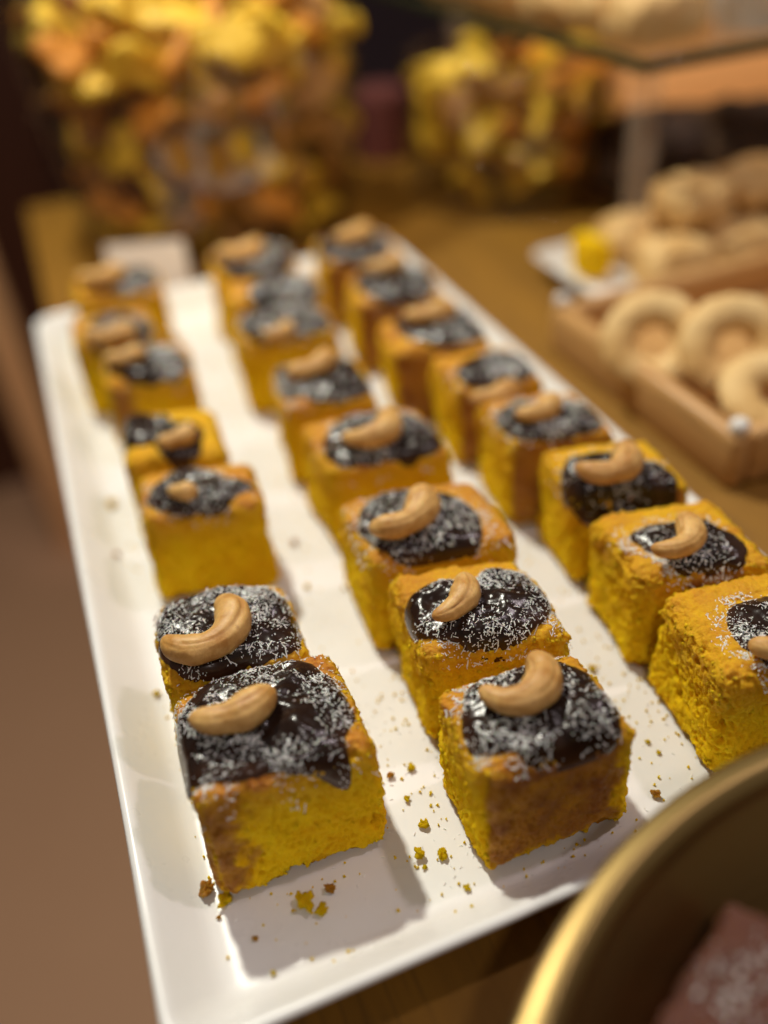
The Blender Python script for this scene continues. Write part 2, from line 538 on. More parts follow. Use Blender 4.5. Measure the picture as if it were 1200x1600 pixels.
def make_sponge(name, parent, c, U, V, H, seed, res, material, side_crust=(), rnd=0.0048, crumb=1.0, cs=1.0):
    """irregular crumbly block on a parallelogram footprint; c centre, U and V half axes"""
    a, b = np.linalg.norm(U), np.linalg.norm(V)
    uh, vh = U / a, V / b
    n, m, k = max(6, int(2 * a / res)), max(6, int(2 * b / res)), max(6, int(H / res))
    pts, faces = grid(n, m, k)
    half = np.array([a, b, H / 2])
    P = pts * half
    r = rnd
    Q = np.clip(P, -(half - r), half - r)
    D = P - Q
    L = np.linalg.norm(D, axis=1, keepdims=True)
    N = np.where(L > 1e-9, D / np.maximum(L, 1e-9), 0)
    # pure face normals where the point is inside one face
    P = Q + N * r
    P[:, 2] += H / 2
    sd = np.array([seed * 0.37, seed * 0.61, seed * 0.23])
    zf = P[:, 2] / H
    # crust weight
    n_lo = fbm(P / 0.006 + sd, 3, seed)
    n_fi = fbm(P / 0.0016 + sd, 2, seed + 5)
    n_md = fbm(P / 0.011 + sd, 2, seed + 6)
    top = sstep(H - 0.0036, H - 0.0010, P[:, 2] + 0.0014 * n_lo + 0.0007 * n_fi)
    fade = 0.42 * sstep(H - 0.020, H - 0.002, P[:, 2] + 0.006 * n_md)
    crust = np.maximum(cs * top * np.clip(0.86 + 0.5 * n_lo, 0.3, 1), fade)
    bake = sstep(0.0036, 0.0010, P[:, 2] + 0.0010 * n_lo) * 0.85
    for ax, sg, lo, hi in side_crust:      # sides that were at the edge of the baking tin
        w = sstep(0.55, 0.9, N[:, ax] * sg)
        along = pts[:, 1 - ax]
        w = w * sstep(lo - 0.12, lo + 0.12, along + 0.35 * n_lo) * sstep(hi + 0.12, hi - 0.12, along + 0.35 * n_lo)
        w = w * sstep(0.02, 0.14, zf + 0.08 * n_lo)
        bake = np.maximum(bake, w * np.clip(0.72 + 0.5 * n_lo, 0.25, 0.95) * (1 - 0.75 * top))
        crust = np.maximum(crust, w * 0.7)
    # large unevenness
    low = 0.0015 * fbm(P / 0.016 + sd, 2, seed + 9) * (1 - 0.5 * top)
    low += 0.0008 * n_lo * (1 - 0.6 * top)
    # crumb
    if res < 0.0012:
        d1, r1 = worley(P / 0.0023 + sd * 3, seed)
        pits = sstep(0.50, 0.24, d1) * (r1 > 0.5) * (0.4 + 0.8 * r1)
        d2, r2 = worley(P / 0.0014 + sd * 5, seed + 3)
        fine = sstep(0.65, 0.15, d2) * (r2 > 0.3)
        d3, r3 = worley(P / 0.0062 + sd * 2, seed + 7)
        big = sstep(0.34, 0.16, d3) * (r3 > 0.55)
        mid = np.abs(vnoise(P / 0.0017 + sd, seed + 13))
        patch = sstep(-0.1, 0.5, n_md)
        cr = 0.0005 * mid - (0.0008 + 0.0006 * patch) * pits - 0.0006 * fine - 0.0022 * big * (0.35 + 0.65 * patch) + 0.0003 * n_fi
    else:
        cr = 0.0008 * np.abs(vnoise(P / 0.003 + sd, seed + 13)) + 0.0004 * n_fi
    # edges break off in bits
    edge = 1 - sstep(0.0, 0.0065, np.sort(half - np.abs(pts * half), axis=1)[:, 1])
    d4, r4 = worley(P / 0.0075 + sd, seed + 21)
    chip = -0.0034 * edge * sstep(0.65, 0.2, d4) * (r4 > 0.5) * (1 - 0.55 * top) + 0.0009 * edge * np.maximum(0, vnoise(P / 0.0019 + sd, seed + 33))
    solid = np.maximum(top, 0.6 * bake)
    disp = low + chip + (1 - 0.70 * solid) * cr * crumb + solid * (0.00030 * n_fi + 0.00035 * n_lo)
    disp = np.where(P[:, 2] < 0.0006, np.minimum(disp, 0.0006), disp)
    P = P + N * disp[:, None]
    # gentle dome on top, a little skew and flare
    up = zf ** 2
    x, y = P[:, 0].copy(), P[:, 1].copy()
    rs = np.random.default_rng(seed)
    skew = rs.normal(0, 0.0012, 2)
    P[:, 0] = x * (1.012 - 0.03 * zf) + skew[0] * zf
    P[:, 1] = y * (1.012 - 0.03 * zf) + skew[1] * zf
    P[:, 2] = P[:, 2] + up * (0.0012 * (1 - (x / a) ** 2) * (1 - (y / b) ** 2))
    P[:, 2] = np.maximum(P[:, 2], 0.0002)
    W = np.zeros_like(P)
    W[:, 0] = P[:, 0] * uh[0] + P[:, 1] * vh[0]
    W[:, 1] = P[:, 0] * uh[1] + P[:, 1] * vh[1]
    W[:, 2] = P[:, 2]
    if res < 0.0012:      # loose grains sticking to the cut sides and edges
        rg = np.random.default_rng(seed + 77)
        side = np.where((np.abs(N[:, 2]) < 0.75) & (zf > 0.03) & (bake < 0.5))[0]
        hot = np.concatenate([rg.choice(side, 260), rg.choice(side[edge[side] > 0.5], 120)])
        ico = np.array([(0, 0, 1), (0.89, 0, 0.45), (0.28, 0.85, 0.45), (-0.72, 0.53, 0.45), (-0.72, -0.53, 0.45), (0.28, -0.85, 0.45),
                        (0.72, 0.53, -0.45), (-0.28, 0.85, -0.45), (-0.89, 0, -0.45), (-0.28, -0.85, -0.45), (0.72, -0.53, -0.45), (0, 0, -1)])
        icf = [(0, 1, 2), (0, 2, 3), (0, 3, 4), (0, 4, 5), (0, 5, 1), (1, 6, 2), (2, 7, 3), (3, 8, 4), (4, 9, 5), (5, 10, 1),
               (6, 7, 2), (7, 8, 3), (8, 9, 4), (9, 10, 5), (10, 6, 1), (11, 7, 6), (11, 8, 7), (11, 9, 8), (11, 10, 9), (11, 6, 10)]
        g = rg.gamma(4, 0.00008, len(hot)) + 0.00018
        gv = W[hot][:, None, :] + ico[None] * (g[:, None] * rg.uniform(0.55, 1.2, (len(hot), 12)))[:, :, None]
        gv[:, :, 2] = np.maximum(gv[:, :, 2], 0.0002)
        n0 = len(W)
        W = np.concatenate([W, gv.reshape(-1, 3)])
        faces = list(faces) + [tuple(n0 + 12 * gi + t for t in tri) for gi in range(len(hot)) for tri in icf]
        crust = np.concatenate([crust, np.repeat(crust[hot] * 0.6, 12)])
        bake = np.concatenate([bake, np.repeat(bake[hot] * 0.5, 12)])
    o = mesh_obj(name, W, faces, material, parent)
    attr(o, 'crust', np.clip(crust, 0, 1))
    attr(o, 'bake', np.clip(bake, 0, 1))
    K = Cake()
    K.c, K.U, K.V, K.a, K.b, K.uh, K.vh, K.H, K.r, K.skew = np.array(c), U, V, a, b, uh, vh, H, r, skew
    K.inv = np.linalg.inv(np.array([[uh[0], vh[0]], [uh[1], vh[1]]]))
    return K

def top_z(K, X, Y):
    """height of the cake's top at local offsets X, Y (world axes); falls off past the edges"""
    L = K.inv @ np.array([X, Y])
    x, y = L[0] - K.skew[0], L[1] - K.skew[1]
    ex = np.maximum(0, np.abs(x) - (K.a * 0.982 - K.r))
    ey = np.maximum(0, np.abs(y) - (K.b * 0.982 - K.r))
    e = np.hypot(ex, ey)
    drop = np.where(e < K.r * 0.95, K.r - np.sqrt(np.maximum(0, K.r ** 2 - np.minimum(e, K.r * 0.95) ** 2)), 0)
    d0 = K.r - math.sqrt(K.r ** 2 * (1 - 0.95 ** 2))
    drop = np.where(e >= K.r * 0.95, d0 + (e - K.r * 0.95) * 3.0, drop)
    dome = 0.0012 * np.clip(1 - (x / K.a) ** 2, 0, 1) * np.clip(1 - (y / K.b) ** 2, 0, 1)
    return K.H + dome - drop

def outline(K, poly, seed, over=0.0, shrink=1.0):
    """closed outline as radius over angle around its centroid, in the cake's local frame"""
    Q = np.array(poly)
    Q = Q.mean(0) + (Q - Q.mean(0)) * shrink - K.c[None, :2]
    # keep it on the cake or just over the edge
    L = (K.inv @ Q.T).T
    L[:, 0] = np.clip(L[:, 0], -K.a - .002, K.a + .002)
    L[:, 1] = np.clip(L[:, 1], -K.b - .002, K.b + .002)
    Q = L[:, :1] * K.uh[None] + L[:, 1:] * K.vh[None]
    c0 = (Q.max(0) + Q.min(0)) / 2
    T = np.arctan2(Q[:, 1] - c0[1], Q[:, 0] - c0[0])
    Rr = np.hypot(Q[:, 1] - c0[1], Q[:, 0] - c0[0])
    i = np.argsort(T)
    T, Rr = T[i], Rr[i]
    th = np.linspace(-math.pi, math.pi, 144, endpoint=False)
    R = np.interp(th, T, Rr, period=2 * math.pi)
    ker = np.array([1, 3, 5, 3, 1.0])
    ker /= ker.sum()
    for _ in range(3):
        R = np.convolve(np.concatenate([R[-2:], R, R[:2]]), ker, 'valid')
    q = np.stack([np.cos(th) * 3.1 + seed, np.sin(th) * 3.1, 0 * th], 1)
    R = R * (1.03 + 0.05 * fbm(q, 3, seed) + 0.022 * fbm(q * 3.3, 2, seed + 2))
    # stay on the top face (or 'over' past its edge)
    e0 = K.inv @ c0
    ed = K.inv @ np.stack([np.cos(th), np.sin(th)])
    lo, hi = np.zeros_like(R), np.full_like(R, 0.06)
    for _ in range(26):
        m_ = (lo + hi) / 2
        ins = (np.abs((e0[0] + ed[0] * m_) / (K.a - 0.0008 + over)) ** 4.5 + np.abs((e0[1] + ed[1] * m_) / (K.b - 0.0008 + over)) ** 4.5) < 1
        lo, hi = np.where(ins, m_, lo), np.where(ins, hi, m_)
    room = np.maximum(lo, 0.001)
    R = -np.log(np.exp(-R / 0.0005) + np.exp(-room / 0.0005)) * 0.0005     # soft minimum
    return c0, th, R

def blob_h(K, X, Y):
    dx, dy = X - K.bc[0], Y - K.bc[1]
    rho = np.hypot(dx, dy) / np.interp(np.arctan2(dy, dx), K.bt, K.bR, period=2 * math.pi)
    P = np.stack([X, Y, 0 * X], 1)
    lump = 1 + 0.6 * fbm(P / 0.008 + K.seed, 2, K.seed) + 0.12 * vnoise(P / 0.0022 + K.seed, K.seed + 4)
    t = K.bthick * lump * np.sqrt(np.maximum(0, 1 - np.minimum(rho, 1) ** 3.4))
    return t, rho

def make_topping(K, parent, poly, seed, thick=0.0022, rings=26, over=0.0, shrink=1.0):
    K.seed, K.bthick = seed, thick
    K.bc, K.bt, K.bR = outline(K, poly, seed, over, shrink)
    u = np.linspace(0, 1, rings + 1)
    rho = 1 - (1 - u) ** 1.7
    X = [np.array([K.bc[0]])]
    Y = [np.array([K.bc[1]])]
    for r_ in rho[1:]:
        X.append(K.bc[0] + np.cos(K.bt) * K.bR * r_)
        Y.append(K.bc[1] + np.sin(K.bt) * K.bR * r_)
    X, Y = np.concatenate(X), np.concatenate(Y)
    h, _ = blob_h(K, X, Y)
    Z = top_z(K, X, Y) + h + 0.0002
    n = len(K.bt)
    Z[-n:] -= 0.0012
    # the last ring tucks in so that the glaze has a rounded, overhanging lip
    X[-n:] = K.bc[0] + (X[-n:] - K.bc[0]) * 0.985
    Y[-n:] = K.bc[1] + (Y[-n:] - K.bc[1]) * 0.985
    f = [(0, 1 + i, 1 + (i + 1) % n) for i in range(n)]
    for k in range(rings - 1):
        b0, b1 = 1 + k * n, 1 + (k + 1) * n
        f += [(b0 + i, b1 + i, b1 + (i + 1) % n, b0 + (i + 1) % n) for i in range(n)]
    o = mesh_obj('chocolate_topping', np.stack([X, Y, Z], 1), f, M['choc'], parent)
    attr(o, 'thin', np.clip(1 - h / (thick * 0.75), 0, 1) ** 1.5)
    return o

def surface(K, X, Y):
    h, rho = blob_h(K, X, Y)
    return top_z(K, X, Y) + h, rho

def make_flakes(K, parent, count, seed, dense=(0, 0), scale=1.0, spill=0.55):
    rs = np.random.default_rng(seed + 100)
    n0 = count * 9
    th = rs.uniform(-math.pi, math.pi, n0)
    R = np.interp(th, K.bt, K.bR, period=2 * math.pi)
    rr = np.sqrt(rs.uniform(0, 2.1, n0))
    X, Y = K.bc[0] + np.cos(th) * R * rr, K.bc[1] + np.sin(th) * R * rr
    P = np.stack([X, Y, 0 * X], 1)
    d = 0.48 + 1.05 * fbm(P / 0.0075 + seed * 1.7, 2, seed + 31)
    d = d + dense[0] * np.cos(th) * rr + dense[1] * np.sin(th) * rr
    d = np.where(rr > 1.0, d * spill * sstep(1.45, 1.0, rr), d)
    L = K.inv @ np.stack([X, Y])
    ok = (rs.uniform(0, 1, n0) < d) & (np.abs(L[0]) < K.a + 0.0005) & (np.abs(L[1]) < K.b + 0.0005)
    X, Y = X[ok][:count], Y[ok][:count]
    n = len(X)
    Z, _ = surface(K, X, Y)
    e = 0.0006
    gx = (surface(K, X + e, Y)[0] - Z) / e
    gy = (surface(K, X, Y + e)[0] - Z) / e
    gx, gy = np.clip(gx, -1.2, 1.2), np.clip(gy, -1.2, 1.2)
    yaw = rs.uniform(0, 2 * math.pi, n)
    ln = (rs.gamma(4, 0.00021, n) * rs.choice([0.9, 0.5, 0.25, 0.25, 1.6], n) + 0.00016) * scale
    wd = rs.uniform(0.00010, 0.00032, n) * scale
    tk = rs.uniform(0.00008, 0.00016, n)
    tilt = rs.normal(0, 0.22, n)
    roll = rs.normal(0, 0.5, n)
    ux = np.stack([np.cos(yaw), np.sin(yaw), gx * np.cos(yaw) + gy * np.sin(yaw) + tilt], 1)
    uy = np.stack([-np.sin(yaw), np.cos(yaw), -gx * np.sin(yaw) + gy * np.cos(yaw) + roll], 1)
    ux /= np.linalg.norm(ux, axis=1, keepdims=True)
    uy -= ux * (ux * uy).sum(1, keepdims=True)
    uy /= np.linalg.norm(uy, axis=1, keepdims=True)
    uz = np.cross(ux, uy)
    C = np.stack([X, Y, Z + 0.00005 + np.abs(tilt) * ln * 0.35], 1)
    V, F = [], []
    corners = [(-1, -.6, -1), (1, -.45, -1), (1, .5, -1), (-1, .7, -1), (-1, -.6, 1), (1, -.45, 1), (1, .5, 1), (-1, .7, 1)]
    allv = np.stack([C + ux * (ln * cx / 2)[:, None] + uy * (wd * cy)[:, None] + uz * (tk * cz)[:, None] for cx, cy, cz in corners], 1)
    base = np.arange(n)[:, None, None] * 8
    fq = np.array([(0, 3, 2, 1), (4, 5, 6, 7), (0, 1, 5, 4), (1, 2, 6, 5), (2, 3, 7, 6), (3, 0, 4, 7)])[None]
    F = (base + fq).reshape(-1, 4).tolist()
    o = mesh_obj('coconut_flakes', allv.reshape(-1, 3), F, M['coco'], parent, smooth=False)
    o['kind'] = 'stuff'
    return o

def make_nut(K, parent, p3, seed, fat=1.0, lift=0.0, toast=0.0, res=1.0):
    """cashew: a bent, tapering body through three points in plan"""
    rs = np.random.default_rng(seed + 500)
    q = np.array([np.array(p)[:2] - K.c[:2] for p in p3])
    ns, nr = int(56 * res), int(56 * res)
    s = (1 - np.cos(np.linspace(0, math.pi, ns))) / 2
    A_, B_ = 2 * (q[1] - q[0]), 2 * (q[2] - q[0])
    det = A_[0] * B_[1] - A_[1] * B_[0]
    if abs(det) < 1e-9:
        det = 1e-9
    ka, kb = (q[1] ** 2).sum() - (q[0] ** 2).sum(), (q[2] ** 2).sum() - (q[0] ** 2).sum()
    cc = np.array([(ka * B_[1] - kb * A_[1]) / det, (A_[0] * kb - B_[0] * ka) / det])
    ang = np.unwrap([math.atan2(*(p - cc)[::-1]) for p in q])
    Rc = np.linalg.norm(q[0] - cc)
    span = ang[2] - ang[0]
    ext = 0.10 * span
    th_ = ang[0] - ext + (span + 2 * ext) * s
    C = cc + Rc * np.stack([np.cos(th_), np.sin(th_)], 1)
    length = np.linalg.norm(np.diff(C, axis=0), axis=1).sum()
    r0 = np.clip(length * 0.190, 0.0036, 0.0054) * fat
    prof = np.power(np.maximum(0, 1 - np.abs(2 * s - 1) ** 3.4), 0.5) * (0.80 + 0.30 * sstep(0.1, 0.7, s) - 0.10 * np.exp(-((s - 0.42) / 0.12) ** 2))
    T = np.gradient(C, axis=0)
    T /= np.maximum(1e-9, np.linalg.norm(T, axis=1, keepdims=True))
    Nn = np.stack([-T[:, 1], T[:, 0]], 1)
    cross = (q[1] - q[0])[0] * (q[2] - q[1])[1] - (q[1] - q[0])[1] * (q[2] - q[1])[0]
    inner = 0.0 if cross > 0 else math.pi
    ph = np.linspace(0, 2 * math.pi, nr, endpoint=False)
    base, _ = surface(K, C[:, 0], C[:, 1])
    zc = np.median(base) + r0 * 0.80 + lift * (s - 0.3)
    V, TO = [], []
    seam = rs.uniform(0.7, 2.2) if inner == 0.0 else math.pi - rs.uniform(0.7, 2.2)
    wob = rs.uniform(0, 6.28)
    r0 = r0 * rs.uniform(0.94, 1.07)
    prof = prof * (1 + rs.uniform(-.10, .10) * np.cos(2 * math.pi * s) + rs.uniform(-.07, .07) * np.sin(3 * math.pi * s))
    for i in range(ns):
        d = np.angle(np.exp(1j * (ph - inner - 0.25)))
        rr = prof[i] * r0 * (1 - 0.16 * np.exp(-(d / 0.20) ** 2) * (0.25 < s[i] < 0.97) - 0.05 * np.exp(-((np.abs(d) - 2.0) / 0.10) ** 2) * (0.05 < s[i] < 0.9))
        ds = np.angle(np.exp(1j * (ph - seam - 0.25 * math.sin(3 * s[i] + wob))))
        crack = np.exp(-(ds / 0.11) ** 2) * float(sstep(0.12, 0.3, s[i]) * sstep(0.98, 0.85, s[i]))
        rr = rr * (1 - 0.085 * crack)
        P0 = np.stack([C[i, 0] + Nn[i, 0] * np.cos(ph) * rr, C[i, 1] + Nn[i, 1] * np.cos(ph) * rr, zc[i] + np.sin(ph) * rr * 0.98], 1)
        V.append(P0)
        TO.append(np.full(nr, toast * (0.35 + 0.65 * math.exp(-((s[i] - 0.02) / 0.08) ** 2)) + 0.5 * math.exp(-((s[i] - 1.0) / 0.035) ** 2) + 0.4 * math.exp(-(s[i] / 0.03) ** 2)) + 0.40 * crack)
    V = np.concatenate(V)
    ctr = np.repeat(np.concatenate([C, zc[:, None]], 1), nr, axis=0)
    dirv = V - ctr
    V = ctr + dirv * (1 + 0.10 * fbm(V / 0.006 + seed, 2, seed) + 0.035 * fbm(V / 0.0016 + seed, 2, seed + 3))[:, None]
    F = []
    for i in range(ns - 1):
        for k in range(nr):
            F.append((i * nr + k, i * nr + (k + 1) % nr, (i + 1) * nr + (k + 1) % nr, (i + 1) * nr + k))
    F.append(tuple(range(nr - 1, -1, -1)))
    F.append(tuple((ns - 1) * nr + k for k in range(nr)))
    o = mesh_obj('cashew_nut', V, F, M['nut'], parent)
    attr(o, 'toast', np.clip(np.concatenate(TO), 0, 1))
    bmx = bmesh.new()
    bmx.from_mesh(o.data)
    bmesh.ops.recalc_face_normals(bmx, faces=bmx.faces)
    bmx.to_mesh(o.data)
    bmx.free()
    return o

def crop(ox, oy, k, pts):
    return [(ox + k * x, oy + k * y) for x, y in pts]
def ell(cx, cy, rx, ry):
    return [(cx + rx * math.cos(t), cy + ry * math.sin(t)) for t in np.linspace(0, 2 * math.pi, 16, endpoint=False)]

FRONT, BACK, LEFT, RIGHT = (1, -1), (1, 1), (0, -1), (0, 1)
# key: corners FL FR BR BL, height, glaze outline and nut in pixels of the photograph, crusted sides, flake count, glaze thickness, label
CAKES = {
 'A1': dict(q=[(.0205, .0425), (.0690, .0415), (.0705, .0820), (.0215, .0850)], H=.0405, crust=[(*FRONT, -1.3, -.62), (*LEFT, -1.3, -.3)],
   g=crop(200, 880, .375, [(245, 610), (350, 500), (480, 430), (620, 420), (740, 430), (850, 490), (920, 600), (925, 680), (880, 730), (920, 830), (760, 830), (600, 860), (430, 900), (300, 900), (180, 900), (130, 850), (170, 720), (190, 660)]),
   nut=[(312, 1138), (378, 1130), (420, 1098)], fat=1.0, n=1500, t=.0034, over=.0022, dense=(-.1, .15), label='frontmost cake square of the left column, glaze running over its left edge'),
 'A2': dict(q=[(.0205, .0900), (.0630, .0830), (.0665, .1200), (.0240, .1270)], H=.041, crust=[],
   g=crop(200, 880, .375, [(110, 290), (130, 220), (200, 140), (330, 110), (500, 105), (640, 130), (700, 190), (745, 290), (720, 350), (560, 400), (450, 430), (380, 500), (320, 490), (220, 460), (150, 400), (115, 340)]),
   nut=[(268, 1012), (357, 996), (352, 952)], n=1500, cs=.7, over=.0012, t=.0030, dense=(.25, -.1), label='second cake square from the front in the left column, with a curled cashew'),
 'A3': dict(q=[(.0265, .1720), (.0705, .1600), (.0735, .1910), (.0305, .2020)], H=.041, crust=[],
   g=crop(40, 360, .375, [(510, 1130), (560, 1060), (640, 1010), (760, 1010), (830, 1050), (900, 1050), (960, 1070), (870, 1110), (800, 1155), (650, 1160), (530, 1150)]),
   nut=[(268, 766), (286, 769), (303, 764)], fat=.85, n=380, t=.0022, label='third cake square from the front in the left column, behind a gap, tall yellow front'),
 'A4': dict(q=[(.0265, .2100), (.0650, .1990), (.0690, .2390), (.0300, .2500)], H=.041, crust=[],
   g=crop(40, 360, .375, [(390, 800), (450, 750), (500, 780), (600, 820), (700, 810), (740, 860), (720, 920), (640, 950), (540, 890), (420, 890)]),
   nut=[(250, 688), (276, 684), (298, 671)], fat=1.0, n=60, cs=.5, t=.0022, label='fourth cake square from the front in the left column, bare dark glaze'),
 'A5': dict(q=[(.0280, .2800), (.0680, .2690), (.0715, .3070), (.0310, .3160)], H=.041, crust=[(*FRONT, -1.3, -.4)],
   g=ell(232, 568, 66, 26), nut=[(168, 562), (195, 562), (218, 550)], n=480, dense=(.5, 0), label='fifth cake square from the front in the left column, coconut heaped on its right'),
 'A6': dict(q=[(.0190, .3300), (.0590, .3190), (.0630, .3560), (.0220, .3660)], H=.041, crust=[],
   g=ell(190, 518, 58, 25), nut=[(133, 516), (165, 519), (202, 508)], n=300, dense=(.3, 0), label='sixth cake square from the front in the left column, next to the tray corner'),
 'A7': dict(q=[(.0250, .3880), (.0730, .3750), (.0750, .4110), (.0280, .4230)], H=.041, crust=[],
   g=ell(190, 436, 58, 22), nut=[(130, 436), (157, 439), (187, 427)], n=300, dense=(.3, 0), label='hindmost cake square of the left column, below the white card'),
 'B1': dict(q=[(.0905, .0215), (.1335, .0195), (.1350, .0520), (.0893, .0545)], H=.042, crust=[(*FRONT, -1.3, .8)],
   g=crop(580, 860, .375, [(400, 600), (430, 560), (520, 530), (620, 500), (740, 460), (850, 500), (930, 550), (1000, 640), (1040, 730), (1060, 770), (1020, 800), (900, 830), (760, 860), (690, 880), (600, 830), (500, 840), (430, 850), (390, 780), (395, 680)]),
   nut=[(762, 1092), (836, 1093), (836, 1042)], fat=.88, toast=.25, n=720, over=.0016, t=.0034, dense=(-.15, 0), scale=1.15, label='frontmost cake square of the middle column, brown crusted front side'),
 'B2': dict(q=[(.0930, .0665), (.1370, .0565), (.1395, .0950), (.0970, .1050)], H=.041, crust=[],
   g=crop(580, 860, .375, [(120, 270), (160, 200), (240, 145), (310, 150), (420, 170), (470, 110), (540, 85), (640, 100), (710, 150), (750, 230), (740, 290), (690, 320), (600, 370), (520, 400), (420, 400), (330, 370), (220, 360), (140, 320)]),
   nut=[(685, 968), (722, 944), (724, 912)], fat=.92, n=1100, spill=1.0, cs=.8, over=.0014, gs=.96, t=.0036, dense=(.15, -.3), label='second cake square from the front in the middle column, upright split cashew'),
 'B3': dict(q=[(.0940, .1110), (.1420, .1000), (.1455, .1420), (.0915, .1500)], H=.041, crust=[],
   g=crop(400, 520, .3833, [(430, 720), (500, 660), (620, 650), (740, 650), (840, 690), (910, 770), (905, 880), (850, 920), (770, 960), (740, 970), (640, 930), (540, 900), (450, 850)]),
   nut=[(590, 832), (648, 816), (655, 780)], n=1300, gs=.97, t=.0024, dense=(.1, 0), label='third cake square from the front in the middle column, wide orange crust around round glaze'),
 'B4': dict(q=[(.0960, .1680), (.1460, .1590), (.1440, .1980), (.0970, .2080)], H=.041, crust=[],
   g=crop(400, 520, .3833, [(290, 440), (370, 350), (480, 330), (580, 330), (700, 380), (770, 470), (680, 480), (600, 540), (530, 590), (450, 580), (390, 550), (320, 530)]),
   nut=[(545, 690), (590, 686), (602, 655)], n=520, dense=(-.1, .1), label='fourth cake square from the front in the middle column, glaze dripping down its front'),
 'B5': dict(q=[(.0955, .2220), (.1350, .2120), (.1420, .2500), (.0995, .2600)], H=.041, crust=[],
   g=crop(400, 520, .3833, [(60, 230), (100, 150), (200, 100), (330, 100), (420, 170), (460, 250), (400, 300), (300, 300), (200, 260), (90, 270)]),
   nut=[(455, 586), (487, 582), (512, 562)], n=420, dense=(-.45, -.2), label='fifth cake square from the front in the middle column, coconut thick on its left'),
 'B6': dict(q=[(.0940, .2930), (.1400, .2770), (.1455, .3120), (.0970, .3250)], H=.041, crust=[],
   g=ell(445, 505, 72, 30), nut=[(412, 512), (432, 511), (446, 497)], n=800, dense=(.1, 0), label='sixth cake square from the front in the middle column, nearly white with coconut'),
 'B7': dict(q=[(.0970, .3370), (.1470, .3210), (.1515, .3520), (.1020, .3670)], H=.041, crust=[],
   g=ell(450, 457, 62, 25), nut=[(402, 462), (428, 462), (452, 450)], n=620, dense=(.4, 0), label='seventh cake square from the front in the middle column, coconut heaped on its right'),
 'B8': dict(q=[(.0990, .3790), (.1460, .3650), (.1510, .4030), (.1045, .4170)], H=.041, crust=[],
   g=ell(398, 402, 62, 28), nut=[(347, 396), (375, 399), (402, 385)], n=500, dense=(.3, 0), label='hindmost cake square of the middle column, before the big glass bowl'),
 'C1': dict(q=[(.1640, .0220), (.2070, .0150), (.2130, .0540), (.1680, .0620)], H=.041, crust=[],
   g=crop(780, 660, .35, [(1030, 850), (1100, 810), (1200, 790), (1350, 800), (1450, 950), (1400, 1080), (1250, 1090), (1120, 1020), (1040, 960)]),
   nut=[(1180, 1003), (1215, 1010), (1245, 985)], n=900, spill=1.4, cs=.7, dense=(-.6, -.2), label='frontmost cake square of the right column, cut off by the picture edge'),
 'C2': dict(q=[(.1665, .0665), (.2080, .0560), (.2130, .0930), (.1695, .1040)], H=.041, crust=[(*FRONT, -.2, .5)],
   g=crop(780, 660, .35, [(570, 510), (640, 480), (760, 460), (900, 450), (1000, 490), (1100, 560), (1150, 640), (1080, 620), (1000, 620), (940, 670), (870, 680), (790, 650), (740, 600), (620, 540)]),
   nut=[(1028, 860), (1074, 850), (1066, 815)], fat=.85, n=620, spill=1.4, cs=.7, dense=(-.6, 0), label='second cake square from the front in the right column, coconut only on its left half'),
 'C3': dict(q=[(.1700, .1130), (.2080, .0990), (.2140, .1340), (.1720, .1450)], H=.041, crust=[(*FRONT, -.2, 1.3)],
   g=crop(780, 660, .35, [(285, 240), (310, 180), (400, 160), (600, 170), (720, 200), (800, 260), (820, 330), (740, 340), (640, 350), (600, 400), (600, 450), (520, 470), (440, 390), (330, 310)]),
   nut=[(908, 738), (962, 742), (970, 708)], fat=.95, toast=.5, n=300, cs=.5, over=.0026, t=.0026, label='third cake square from the front in the right column, dark glaze dripping, orange cashew'),
 'C4': dict(q=[(.1660, .1520), (.2060, .1420), (.2090, .1780), (.1680, .1890)], H=.0415, crust=[(*FRONT, -1.3, 1.3)],
   g=ell(855, 664, 86, 38), nut=[(812, 652), (846, 647), (862, 628)], n=560, dense=(.1, .3), label='fourth cake square from the front in the right column, brown front side'),
 'C5': dict(q=[(.1650, .2000), (.2030, .1920), (.2060, .2270), (.1680, .2360)], H=.041, crust=[(*FRONT, -1.3, -.2)],
   g=crop(400, 520, .3833, [(820, 150), (900, 110), (1050, 90), (1150, 130), (1170, 200), (1110, 260), (1050, 290), (980, 220), (860, 210)]),
   nut=[(740, 591), (777, 587), (802, 570)], n=420, dense=(.2, 0), label='fifth cake square from the front in the right column, small dark glaze patch'),
 'C6': dict(q=[(.1545, .2450), (.2000, .2320), (.2070, .2680), (.1620, .2810)], H=.041, crust=[(*FRONT, -1.3, 1.3)],
   g=ell(698, 506, 80, 32), nut=[(638, 497), (670, 497), (704, 484)], n=600, dense=(.5, -.1), label='sixth cake square from the front in the right column, whitened right half'),
 'C7': dict(q=[(.1545, .3030), (.1990, .2900), (.2060, .3270), (.1625, .3420)], H=.041, crust=[(*FRONT, -1.3, 1.3)],
   g=ell(622, 440, 66, 28), nut=[(573, 421), (600, 421), (624, 409)], n=480, dense=(.4, -.1), label='seventh cake square from the front in the right column, second from its far end'),
 'C8': dict(q=[(.1575, .3620), (.2010, .3500), (.2070, .3920), (.1640, .4040)], H=.041, crust=[(*FRONT, -1.3, 1.3)],
   g=ell(553, 384, 56, 26), nut=[(528, 377), (550, 377), (568, 364)], n=460, dense=(.3, 0), label='hindmost cake square of the right column, farthest from the camera'),
}
FINE = {'A1': .00042, 'B1': .00042, 'A2': .00045, 'B2': .00042, 'C1': .00045, 'C2': .0005, 'B3': .00055, 'C3': .0006, 'A3': .0006}
